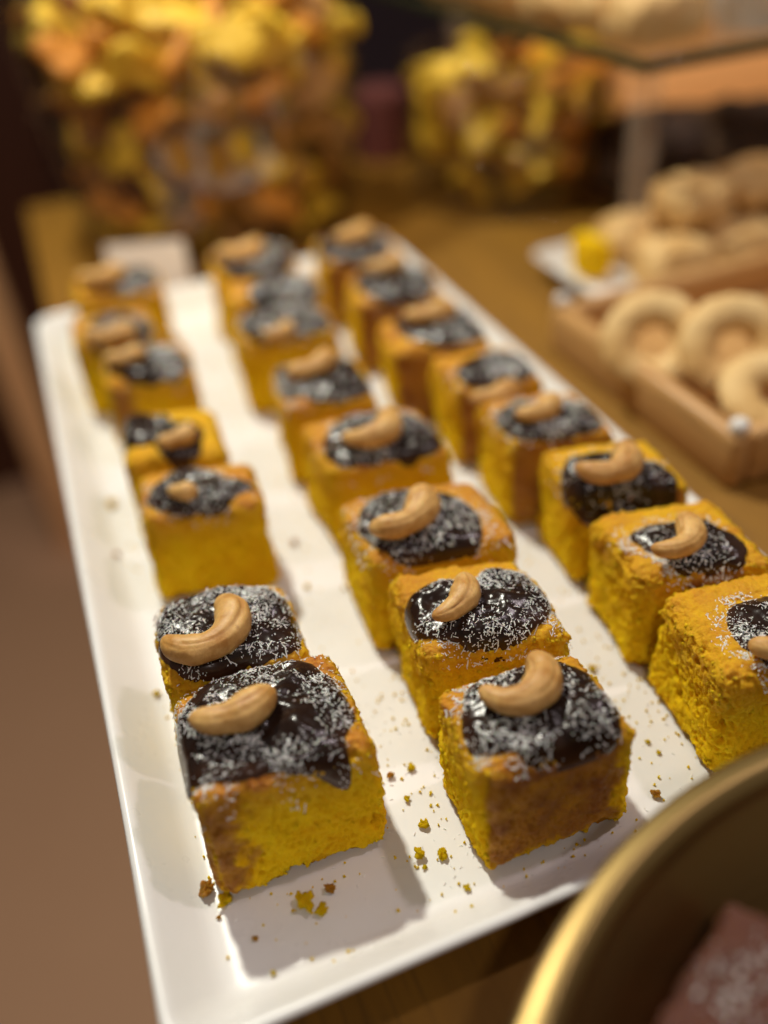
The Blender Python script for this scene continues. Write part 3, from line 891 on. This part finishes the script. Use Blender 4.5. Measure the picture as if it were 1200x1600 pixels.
for i, (key, D) in enumerate(CAKES.items()):
    q = np.array(D['q'])
    c = q.mean(0)
    U = (q[1] + q[2] - q[0] - q[3]) / 4
    V = (q[2] + q[3] - q[0] - q[1]) / 4
    root = empty('cake_square', (c[0], c[1], 0.0003), D['label'], 'cake', 'yellow cake squares on the white tray')
    K = make_sponge('sponge', root, c, U, V, D['H'], 11 + 7 * i, FINE.get(key, .0011), M['cake'], D['crust'], cs=D.get('cs', 1.0))
    poly = [px(x, y, D['H'] + .001)[:2] for x, y in D['g']]
    near = key in FINE
    top = make_topping(K, root, poly, 3 + 5 * i, 1.22 * D.get('t', .0024), 26 if near else 14, D.get('over', 0.0), D.get('gs', 1.0))
    make_nut(K, root, [px(x, y, D['H'] + .006) for x, y in D['nut']], i, D.get('fat', 1.0), 0.0, D.get('toast', 0.0), 1.0 if near else 0.6)
    make_flakes(K, top, int(1.8 * D.get('n', 400)), 40 + i, D.get('dense', (0, 0)), D.get('scale', 1.0) * (1.0 if near else 1.25), D.get('spill', .6))

# ================================================================== crumbs on the tray
def crumb_mesh(seed, n=10):
    pts, faces = grid(n, n, n)
    P = pts / np.linalg.norm(pts, axis=1, keepdims=True)
    d1, r1 = worley(P * 1.6 + seed * 3.1, seed)
    R = 0.62 + 0.5 * fbm(P * 1.3 + seed * 2.2, 2, seed) - 0.35 * sstep(0.6, 0.1, d1) + 0.12 * vnoise(P * 5 + seed, seed + 2)
    P = P * np.clip(R, 0.2, 1.3)[:, None]
    P[:, 2] = P[:, 2] * 0.75
    P[:, 2] -= P[:, 2].min()
    me = bpy.data.meshes.new('crumb')
    me.from_pydata(P.tolist(), [], faces)
    me.materials.append(M['cake'])
    me.polygons.foreach_set('use_smooth', [True] * len(me.polygons))
    a = me.attributes.new('crust', 'FLOAT', 'POINT')
    a.data.foreach_set('value', np.full(len(P), 0.0 if seed % 3 else 0.8, dtype=np.float32))
    a = me.attributes.new('bake', 'FLOAT', 'POINT')
    a.data.foreach_set('value', np.full(len(P), 0.0 if seed % 3 else 0.5, dtype=np.float32))
    return me
CM = [crumb_mesh(s) for s in range(6)]
CRUMBS = [  # pixel, size in metres, mesh, label
 (478, 1412, .0050, 1, 'biggest loose crumb, on the tray in front of the left column'),
 (502, 1424, .0034, 4, 'crumb touching the biggest crumb, on its lower right side'),
 (515, 1389, .0028, 3, 'brown crumb just above the biggest crumb'),
 (322, 1392, .0044, 3, 'crumbly bit fallen off the front left corner of the left column'),
 (352, 1408, .0040, 1, 'yellow bit at the foot of the frontmost left cake corner'),
 (398, 1466, .0016, 3, 'small brown crumb alone in the front left of the tray'),
 (342, 1432, .0013, 3, 'tiny brown crumb by the left front tray corner'),
 (427, 1520, .0013, 2, 'tiny yellow crumb on the front rim slope of the tray'),
 (655, 1335, .0030, 2, 'left one of two crumbs between the frontmost left and middle cakes'),
 (690, 1333, .0030, 5, 'right one of two crumbs beside the frontmost middle cake'),
 (664, 1353, .0014, 4, 'tiny crumb under the left of the two crumbs'),
 (730, 1387, .0019, 1, 'crumb at the front foot of the frontmost middle cake'),
 (643, 1200, .0026, 4, 'yellow crumb left of the frontmost middle cake near its back'),
 (611, 1211, .0021, 0, 'orange crumb right of the frontmost left cake'),
 (636, 1248, .0018, 2, 'small yellow crumb in the middle of the front aisle'),
 (664, 1288, .0026, 5, 'flaky crumb between the frontmost left and middle cakes'),
 (925, 1045, .0024, 2, 'yellow crumb between the middle column and the right column'),
 (1025, 1240, .0028, 3, 'orange crumb right of the frontmost middle cake near the bowl'),
 (1012, 1158, .0015, 1, 'tiny yellow crumb in the right aisle'),
 (1030, 1175, .0015, 4, 'second tiny yellow crumb in the right aisle'),
 (480, 917, .0022, 2, 'yellow crumb right of the second left cake'),
 (460, 848, .0030, 3, 'brown crumb in the left aisle beside the tall yellow front'),
 (538, 918, .0016, 5, 'pale crumb in the left aisle by the middle column'),
 (245, 1085, .0024, 1, 'yellow crumb in the left tray channel beside the second cake'),
 (175, 790, .0040, 2, 'smeared yellow crumb in the left tray channel far up'),
 (185, 870, .0024, 0, 'brown crumb in the left tray channel beside the third cake'),
]
def tray_h(x, y):
    d = min(x, y, TW - x, TL - y)
    if d > 0.019:
        return 0.0002
    return float(np.interp(d, [0.0032, 0.0045, 0.008, 0.0125, 0.0143, 0.0162, 0.019], [0.0143, 0.0129, 0.0085, 0.0033, 0.0015, 0.0004, 0.0])) + 0.0002
rng = random.Random(4)
for x, y, s, k, lab in CRUMBS:
    P = px(x, y, 0.001)
    o = bpy.data.objects.new('cake_crumb', CM[k])
    link(o)
    o.location = (P[0], P[1], tray_h(P[0], P[1]))
    o.scale = (s * 0.85, s * 0.7, s * 0.7)
    o.rotation_euler = (0, 0, rng.uniform(0, 6.28))
    tag(o, lab, 'crumb', 'loose crumbs on the tray')

# fine crumbs and coconut dust lying in the aisles: too small and many to count
rs = np.random.default_rng(9)
V, F = [], []
CQ = [np.array(D['q']) for D in CAKES.values()]
def inside(p, q):
    return all((q[(k + 1) % 4][0] - q[k][0]) * (p[1] - q[k][1]) - (q[(k + 1) % 4][1] - q[k][1]) * (p[0] - q[k][0]) > -2e-5 for k in range(4))
def scatter(name, n, smin, smax, material, flat, label_kind=True):
    V, F = [], []
    cnt = 0
    while cnt < n:
        q = CQ[rs.integers(len(CQ))] if rs.uniform() < .75 else CQ[rs.choice([0, 1, 7, 8, 15])]
        p = q.mean(0) + rs.normal(0, .020, 2)
        if not (0.017 < p[0] < 0.214 and 0.013 < p[1] < 0.425) or any(inside(p, c) for c in CQ):
            continue
        s = rs.uniform(smin, smax)
        a = rs.uniform(0, 6.28)
        ux, uy = np.array([math.cos(a), math.sin(a), 0]), np.array([-math.sin(a), math.cos(a), 0])
        z = tray_h(p[0], p[1])
        ex = s * (2.2 if flat else 1.0)
        b0 = len(V)
        for cz in (0, 1):
            for cx, cy in ((-1, -.7), (1, -.9), (.8, 1), (-.9, .8)):
                j = rs.uniform(.6, 1.2)
                V.append(np.array([p[0], p[1], z]) + ux * cx * ex * j * (1 - .35 * cz) / 2 + uy * cy * s * j * (1 - .35 * cz) * (.35 if flat else 1) / 2 + np.array([0, 0, cz * s * (.25 if flat else .8)]))
        F += [tuple(b0 + t for t in fq) for fq in ((0, 3, 2, 1), (4, 5, 6, 7), (0, 1, 5, 4), (1, 2, 6, 5), (2, 3, 7, 6), (3, 0, 4, 7))]
        cnt += 1
    o = mesh_obj(name, V, F, material, smooth=False)
    o['kind'] = 'stuff'
    return o
o = scatter('crumb_dust', 1000, .0003, .0010, M['cake'], False)
tag(o, 'fine yellow crumb dust strewn along the tray aisles', 'crumbs')
attr(o, 'crust', np.zeros(len(o.data.vertices)))
tag(scatter('coconut_dust', 650, .0003, .0007, M['coco'], True), 'fine white coconut shreds strewn on the tray', 'coconut')

# ================================================================== brass bowl with brownies
BC = (0.1504, -0.1261)
v, f = lathe(smooth_profile([(0.0, TZ), (0.055, TZ), (0.066, TZ + .002), (0.088, 0.014), (0.1045, 0.036), (0.1135, 0.0535), (0.1160, 0.0582), (0.1163, 0.0606), (0.1150, 0.0626), (0.1120, 0.0634), (0.1103, 0.0628), (0.1083, 0.0606),
             (0.1062, 0.0550), (0.095, 0.036), (0.081, 0.018), (0.062, 0.004), (0.04, 0.0005), (0.0, 0.0)], 150), 144)
tag(mesh_obj('brass_bowl', [(x * 1.0585, y * 1.0585, TZ + (z - TZ) * 0.85) for x, y, z in v], f, M['brass'], loc=(BC[0], BC[1], 0)), 'brushed brass bowl in the front right corner, holding brownies', 'bowl')
BROWN = [((.114, -.063), 29, .027, .025, .019, 'brownie piece lying highest at the bowl wall, sugar dusted', 21),
         ((.176, -.074), -20, .028, .022, .010, 'brownie piece in the bowl, right of the highest one', 22),
         ((.116, -.124), 50, .030, .022, .004, 'brownie piece in the bowl nearest the bottom picture edge', 23),
         ((.172, -.128), 5, .036, .023, .003, 'brownie piece deep in the bowl under the picture edge', 24)]
for (x, y), ang, h, hw, base, lab, sd in BROWN:
    a = math.radians(ang)
    U, Vv = np.array([math.cos(a), math.sin(a)]) * hw, np.array([-math.sin(a), math.cos(a)]) * hw
    root = empty('brownie_square', (x, y, base), lab, 'brownie', 'brownies in the brass bowl')
    K = make_sponge('brownie_crumb', root, (x, y), U, Vv, h, sd, .0009, M['brownie'], [], .003)
    K.seed, K.bthick = sd, 0.0
    K.bc, K.bt = np.zeros(2), np.linspace(-math.pi, math.pi, 64, endpoint=False)
    K.bR = np.full(64, hw)
    o = make_flakes(K, root, 420, sd, (.1, 0), 1.1)
    o.name = 'sugar_dusting'

# ================================================================== background: jars of dried fruit
def jar(loc, prof_out, wall, label):
    root = empty('glass_bowl', loc, label, 'glass bowl', None)
    inner = [(max(0, r - wall), z + (wall if z < .02 else 0)) for r, z in reversed(prof_out)]
    po = smooth_profile(prof_out, 40)
    pi_ = smooth_profile([p for p in inner], 40)
    v, f = lathe(po + pi_, 72)
    mesh_obj('bowl_wall', v, f, M['glass'], root)
    rim = prof_out[-1]
    bm = bmesh.new()
    pr = [(rim[0] - wall / 2 + 0.0022 * math.cos(t), rim[1] + 0.0022 * math.sin(t)) for t in np.linspace(0, 2 * math.pi, 13)]
    bm.free()
    v, f = lathe(pr, 72)
    mesh_obj('rim', v, f, M['glass'], root)
    zb_ = 0.42 * rim[1]
    rb_ = float(np.interp(zb_, [p[1] for p in po], [p[0] for p in po]))
    v, f = lathe([(rb_ + 0.0045 * math.cos(t), zb_ + 0.0045 * math.sin(t)) for t in np.linspace(-1.5, 1.5, 13)], 72)
    mesh_obj('added_glint_band', v, f, M['glass'], root)  # extra bead added to the glass so that it catches a glint
    return po

def fruit_mesh(seed, kind):
    n = 8
    pts, faces = grid(n, n, 2)
    P = pts.copy()
    th = np.arctan2(P[:, 1], P[:, 0])
    m = np.maximum(np.abs(P[:, 0]), np.abs(P[:, 1]))
    r = m * (1 + 0.22 * np.sin(th * 2 + seed) + 0.15 * np.sin(th * 3 + seed * 2))
    x, y = r * np.cos(th), r * np.sin(th)
    curl = 0.35 * np.sin(x * 1.6 + seed) + 0.30 * np.cos(y * 2.1 + seed * 1.3) * y
    z = P[:, 2] * 0.26 * (1.05 - 0.5 * m ** 3) + 0.5 * curl
    Q = np.stack([x, y * 0.72, z], 1)
    Q += 0.05 * np.stack([vnoise(Q * 3 + seed, seed + j) for j in range(3)], 1)
    me = bpy.data.meshes.new('dried_fruit_piece')
    me.from_pydata(Q.tolist(), [], faces)
    me.materials.append(M[kind])
    me.polygons.foreach_set('use_smooth', [True] * len(me.polygons))
    return me
FM = {k: [fruit_mesh(s + 3, k) for s in range(3)] for k in ('peel_y', 'peel_o', 'peel_b')}

def fill(loc, po, rim, dome, count, size, seed, yellow, jarname):
    """pieces heaped in a bowl of profile po, in a dome above its rim"""
    rs = np.random.default_rng(seed)
    rr = np.array([p[0] for p in po])
    zz = np.array([p[1] for p in po])
    order = np.argsort(zz)
    Rm = rr.max()
    placed = []
    for i in range(count):
        best = None
        for _ in range(16):
            r = (Rm - size * .55) * math.sqrt(rs.uniform(0.02, 1))
            a = rs.uniform(0, 2 * math.pi)
            ztop = rim - .006 + dome * (1 - (r / Rm) ** 2)
            z = ztop - abs(rs.normal(0, .016)) if rs.uniform() < .55 else rs.uniform(.014, ztop)
            R = np.interp(min(z, rim), zz[order], rr[order]) - size * 0.62 - 0.004
            if z < .014 or r > R:
                continue
            p = np.array([r * math.cos(a), r * math.sin(a), z])
            d = min([np.linalg.norm(p - q) for q in placed], default=1)
            if best is None or d > best[0]:
                best = (d, p)
        if best is None:
            continue
        p = best[1]
        placed.append(p)
        u = rs.uniform()
        yl = yellow(p[2] / rim)
        kind = 'peel_y' if u < yl else ('peel_o' if u < yl + .16 else 'peel_b')
        o = bpy.data.objects.new('dried_fruit_piece', FM[kind][rs.integers(3)])
        link(o)
        s = size * rs.uniform(.75, 1.1)
        o.scale = (s, s, s)
        o.location = (loc[0] + p[0], loc[1] + p[1], loc[2] + p[2])
        o.rotation_euler = (rs.uniform(-1.1, 1.1), rs.uniform(-1.1, 1.1), rs.uniform(0, 6.28))
        colour = {'peel_y': 'yellow', 'peel_o': 'orange', 'peel_b': 'brown'}[kind]
        tag(o, colour + ' dried fruit piece heaped inside the ' + jarname, 'dried fruit', colour + ' fruit pieces in the ' + jarname)

J1 = (0.150, 0.600, TZ)
po = jar(J1, [(0.0, 0.0), (0.090, 0.0), (0.098, 0.005), (0.104, 0.03), (0.112, 0.08), (0.117, 0.13), (0.119, 0.18), (0.118, 0.225)], .003, 'big round glass bowl heaped with yellow dried fruit, behind the tray')
fill(J1, po, 0.130, .060, 285, .019, 5, lambda t: .40 if t < .8 else .68, 'big glass bowl')
J2 = (0.372, 0.545, TZ)
po = jar(J2, [(0.0, 0.0), (0.072, 0.0), (0.078, 0.004), (0.080, 0.03), (0.081, 0.06), (0.081, 0.100)], .003, 'smaller glass bowl of dried fruit standing under the glass shelf')
fill(J2, po, 0.088, .012, 105, .018, 8, lambda t: .55, 'smaller glass bowl')

# white card in front of the big jar
c0 = px(222, 442, TZ)
bm = bmesh.new()
for sgn in (-1, 1):
    b2 = box_bm(.050, .0006, .042, 0, (0, 0, 0))
    for w in b2.verts:
        w.co.y += sgn * .010 * (1 - w.co.z / .042)
    t_ = bpy.data.meshes.new('t'); b2.to_mesh(t_); bm.from_mesh(t_); b2.free(); bpy.data.meshes.remove(t_)
o = bm_obj('place_card', bm, M['paper'], smooth=False, loc=(c0[0] + .004, 0.470, TZ))
o.rotation_euler = (0, 0, math.radians(-22))
tag(o, 'small folded white card standing before the big glass bowl', 'card')

# ================================================================== biscuit box right of the tray
BX0, BX1, BY0, BY1, BH = 0.262, 0.50, 0.140, 0.292, 0.027
root = empty('biscuit_box', ((BX0 + BX1) / 2, (BY0 + BY1) / 2, TZ), 'pale wooden biscuit box with ring biscuits, right of the tray', 'box')
bw, bd, th = BX1 - BX0, BY1 - BY0, .010
bm_obj('bottom', box_bm(bw - 2 * th - .001, bd - 2 * th - .001, .006, .0005), M['box'], root)
for sx in (-1, 1):
    bm_obj('side_wall', box_bm(th, bd, BH, .0040, (sx * (bw - th) / 2, 0, 0)), M['box'], root)
for sy in (-1, 1):
    bm_obj('end_wall', box_bm(bw - 2 * th - .0006, th, BH, .0040, (0, sy * (bd - th) / 2, 0)), M['box'], root)
for sx in (-1, 1):
    for sy in (-1, 1):
        v, f = lathe(smooth_profile([(0, .006), (.003, .0052), (.0042, .003), (.0040, .001), (.0036, 0.0)], 12), 20)
        mesh_obj('highlight_knob', v, f, M['china'], root, loc=(sx * (bw - th) / 2, sy * (bd - th) / 2, BH))  # added pale knobs stand for the highlights at the box corners
# acrylic pane around the box
def ring_biscuit(loc, R, r, rot, lab):
    v, f = [], []
    n, k = 40, 18
    for i in range(n):
        a = 2 * math.pi * i / n
        for j in range(k):
            t = 2 * math.pi * j / k
            w = 1 + 0.04 * math.sin(a * 7 + j) + .03 * math.sin(a * 13)
            v.append(((R + r * w * math.cos(t)) * math.cos(a), (R + r * w * math.cos(t)) * math.sin(a), r * .75 * w * math.sin(t)))
    for i in range(n):
        for j in range(k):
            f.append((i * k + j, ((i + 1) % n) * k + j, ((i + 1) % n) * k + (j + 1) % k, i * k + (j + 1) % k))
    o = mesh_obj('ring_biscuit', v, f, M['biscuit'])
    o.location = loc
    o.rotation_euler = rot
    tag(o, lab, 'biscuit', 'ring biscuits in the wooden box')
zb = TZ + .006
def at(x, y, z):
    P = px(x, y, z)
    return (float(P[0]), float(P[1]), z)
tl = math.radians(52)
ring_biscuit(at(1022, 535, .026), .0165, .0085, (tl, 0, math.radians(-28)), 'leaning ring biscuit with dark hole, leftmost in the wooden box')
ring_biscuit(at(1148, 545, .026), .0170, .0088, (tl, 0, math.radians(-20)), 'leaning ring biscuit with filled shade, second in the wooden box')
ring_biscuit(at(1215, 622, .020), .0170, .0088, (math.radians(20), 0, 0), 'ring biscuit lying low at the right picture edge in the box')
ring_biscuit((.43, .245, .022), .017, .0088, (tl, 0, -.3), 'leaning ring biscuit outside the right picture edge, near the far wall')
ring_biscuit((.44, .19, .008), .017, .0088, (.05, 0, 0), 'flat ring biscuit outside the right picture edge')

# second white tray behind the box with biscuits and a yellow cake
v, f = rounded_rect_rings(0.30, 0.092, [(i * .7, z * .7 ) for i, z in prof])
tag(mesh_obj('white_platter', v, f, M['china'], loc=(.302, .298, TZ + .004)), 'white platter behind the biscuit box, its corner peeking out left', 'platter')
def slab(name, loc, dims, rotz, material, lab, cat, group, seed):
    pts, faces = grid(14, 14, 8)
    half = np.array(dims) / 2
    P = pts * half
    r = min(dims) * .44
    Q = np.clip(P, -(half - r), half - r)
    Dv = P - Q
    Dn = Dv / np.maximum(1e-9, np.linalg.norm(Dv, axis=1, keepdims=True))
    P = Q + Dn * r * (1 + .25 * fbm(P / .012 + seed, 2, seed))[:, None] + Dn * (.0012 * fbm(P / .004 + seed, 2, seed + 2))[:, None]
    P[:, 2] += half[2]
    P[:, 2] = np.maximum(P[:, 2], 0)
    o = mesh_obj(name, P, faces, material)
    o.location = loc
    o.rotation_euler = (0, 0, rotz)
    return tag(o, lab, cat, group)
zp = TZ + .0045
slab('yellow_cake_slice', (.327, .356, zp), (.017, .028, .026), .1, M['cake'], 'plain yellow cake slice on the corner of the white platter', 'cake', None, 3)
attr(bpy.data.objects['yellow_cake_slice'], 'bake', np.zeros(len(bpy.data.objects['yellow_cake_slice'].data.vertices)))
attr(bpy.data.objects['yellow_cake_slice'], 'crust', np.zeros(len(bpy.data.objects['yellow_cake_slice'].data.vertices)))
spots = [(.364, .325, 0, 'leftmost front shortbread on the white platter'), (.411, .322, 0, 'second front shortbread on the white platter'), (.458, .324, 0, 'third front shortbread on the white platter'),
         (.366, .367, 0, 'leftmost rear shortbread on the white platter'), (.413, .364, 0, 'second rear shortbread on the white platter'), (.460, .366, 0, 'third rear shortbread on the white platter'),
         (.388, .345, .026, 'upper left shortbread resting on the others'), (.436, .346, .026, 'upper right shortbread resting on the others')]
for k, (x, y, z, lab) in enumerate(spots):
    slab('shortbread_slab', (x, y, zp + z), (.045, .039, .026), .10 * math.sin(k * 2.3), M['biscuit'], lab, 'biscuit', 'shortbreads on the white platter', 11 + k)

# chocolate loaf behind
slab('chocolate_loaf', (.475, .450, TZ), (.15, .07, .062), -.25, M['choc_cake'], 'dark chocolate loaf cake behind the shortbreads', 'cake', None, 41)
slab('chocolate_loaf', (.62, .44, TZ), (.10, .07, .065), -.1, M['choc_cake'], 'dark chocolate loaf end at the right picture edge', 'cake', None, 42)

# glass shelf on clear legs, with bread and a cup
SZ = 0.120
SX0, SX1, SY0, SY1 = 0.342, 0.80, 0.340, 0.80
root = empty('glass_shelf', ((SX0 + SX1) / 2, (SY0 + SY1) / 2, TZ), 'glass shelf on clear legs in the upper right, holding pale bread', 'shelf')
sw, sd_ = SX1 - SX0, SY1 - SY0
bm_obj('shelf_pane', box_bm(sw - .008, sd_ - .008, .006, 0, (0, 0, SZ - TZ - .006)), M['glass'], root, smooth=False)
for sx in (-1, 1):
    bm_obj('pane_edge', box_bm(.0038, sd_, .007, .0008, (sx * (sw / 2 - .0019), 0, SZ - TZ - .0065)), M['glass_edge'], root)
for sy in (-1, 1):
    bm_obj('pane_edge', box_bm(sw - .0078, .0038, .007, .0008, (0, sy * (sd_ / 2 - .0019), SZ - TZ - .0065)), M['glass_edge'], root)
for sx in (-1, 1):
    for sy in (-1, 1):
        bm_obj('leg', box_bm(.013, .013, SZ - TZ - .0075, .001, (sx * (sw / 2 - (.012 if sy < 0 else .10)), sy * (sd_ / 2 - .012), 0)), M['acrylic'], root)
k = 0
for r_, yy in enumerate((.375, .425, .475, .53, .59, .65)):
    for c_, xx in enumerate((.375, .435, .50, .57)):
        if (r_ == 0 and c_ == 1) or (r_ > 1 and c_ > 0):
            continue
        order = ['first', 'second', 'third', 'fourth', 'fifth', 'sixth'][r_]
        place = ['left edge', 'second place', 'third place', 'far right place'][c_]
        slab('bread_piece', (xx + .006 * math.sin(k * 3.1), yy + .004 * math.cos(k * 1.7), SZ + .0008), (.052, .043, .030 + .006 * math.sin(k * 5)), .35 * math.sin(k * 2.9), M['bread'],
             'pale bread piece on the glass shelf, %s row from front, %s' % (order, place), 'bread', 'bread pieces on the glass shelf', 60 + k)
        k += 1
cup = at(925, 60, SZ + .001)
v, f = lathe(smooth_profile([(0, 0), (.018, 0), (.022, .004), (.030, .022), (.034, .040), (.0345, .0415), (.0335, .0415), (.029, .024), (.020, .006), (0, .004)], 50), 48)
tag(mesh_obj('china_cup', v, f, M['china'], loc=(.437, .372, SZ + .0008)), 'small white china cup among the bread on the glass shelf', 'cup')

# things against the dark wall
bm_obj('back_panel', box_bm(.44, .012, .095, .002, (0, 0, 0)), M['peach'], loc=(.690, .575, TZ))
tag(bpy.data.objects['back_panel'], 'peach coloured board standing under the glass shelf on the right', 'board')
bm_obj('dark_cabinet', box_bm(.75, .4, 1.7, .006, (0, 0, 0)), M['dark_wood'], loc=(-.33, 1.75, -.75))
tag(bpy.data.objects['dark_cabinet'], 'dark brown cabinet at the far left edge', 'cabinet')
bm_obj('cabinet_post', box_bm(.05, .05, 1.9, .004, (0, 0, 0)), M['peach'], loc=(-.10, 1.30, -.75))
tag(bpy.data.objects['cabinet_post'], 'narrow peach coloured post in the top left corner', 'post')
v, f = lathe(smooth_profile([(0, 0), (.022, 0), (.024, .008), (.025, .04), (.023, .056), (0, .058)], 40), 40)
tag(mesh_obj('red_candle', v, f, M['red'], loc=(.318, .690, TZ)), 'squat dark red candle between the two glass bowls', 'candle')
bm_obj('violet_curtain', box_bm(.35, .06, 1.6, .02, (0, 0, 0)), M['violet'], loc=(.62, 1.6, -.745))
tag(bpy.data.objects['violet_curtain'], 'dark violet cloth hanging behind the glass bowls', 'cloth')
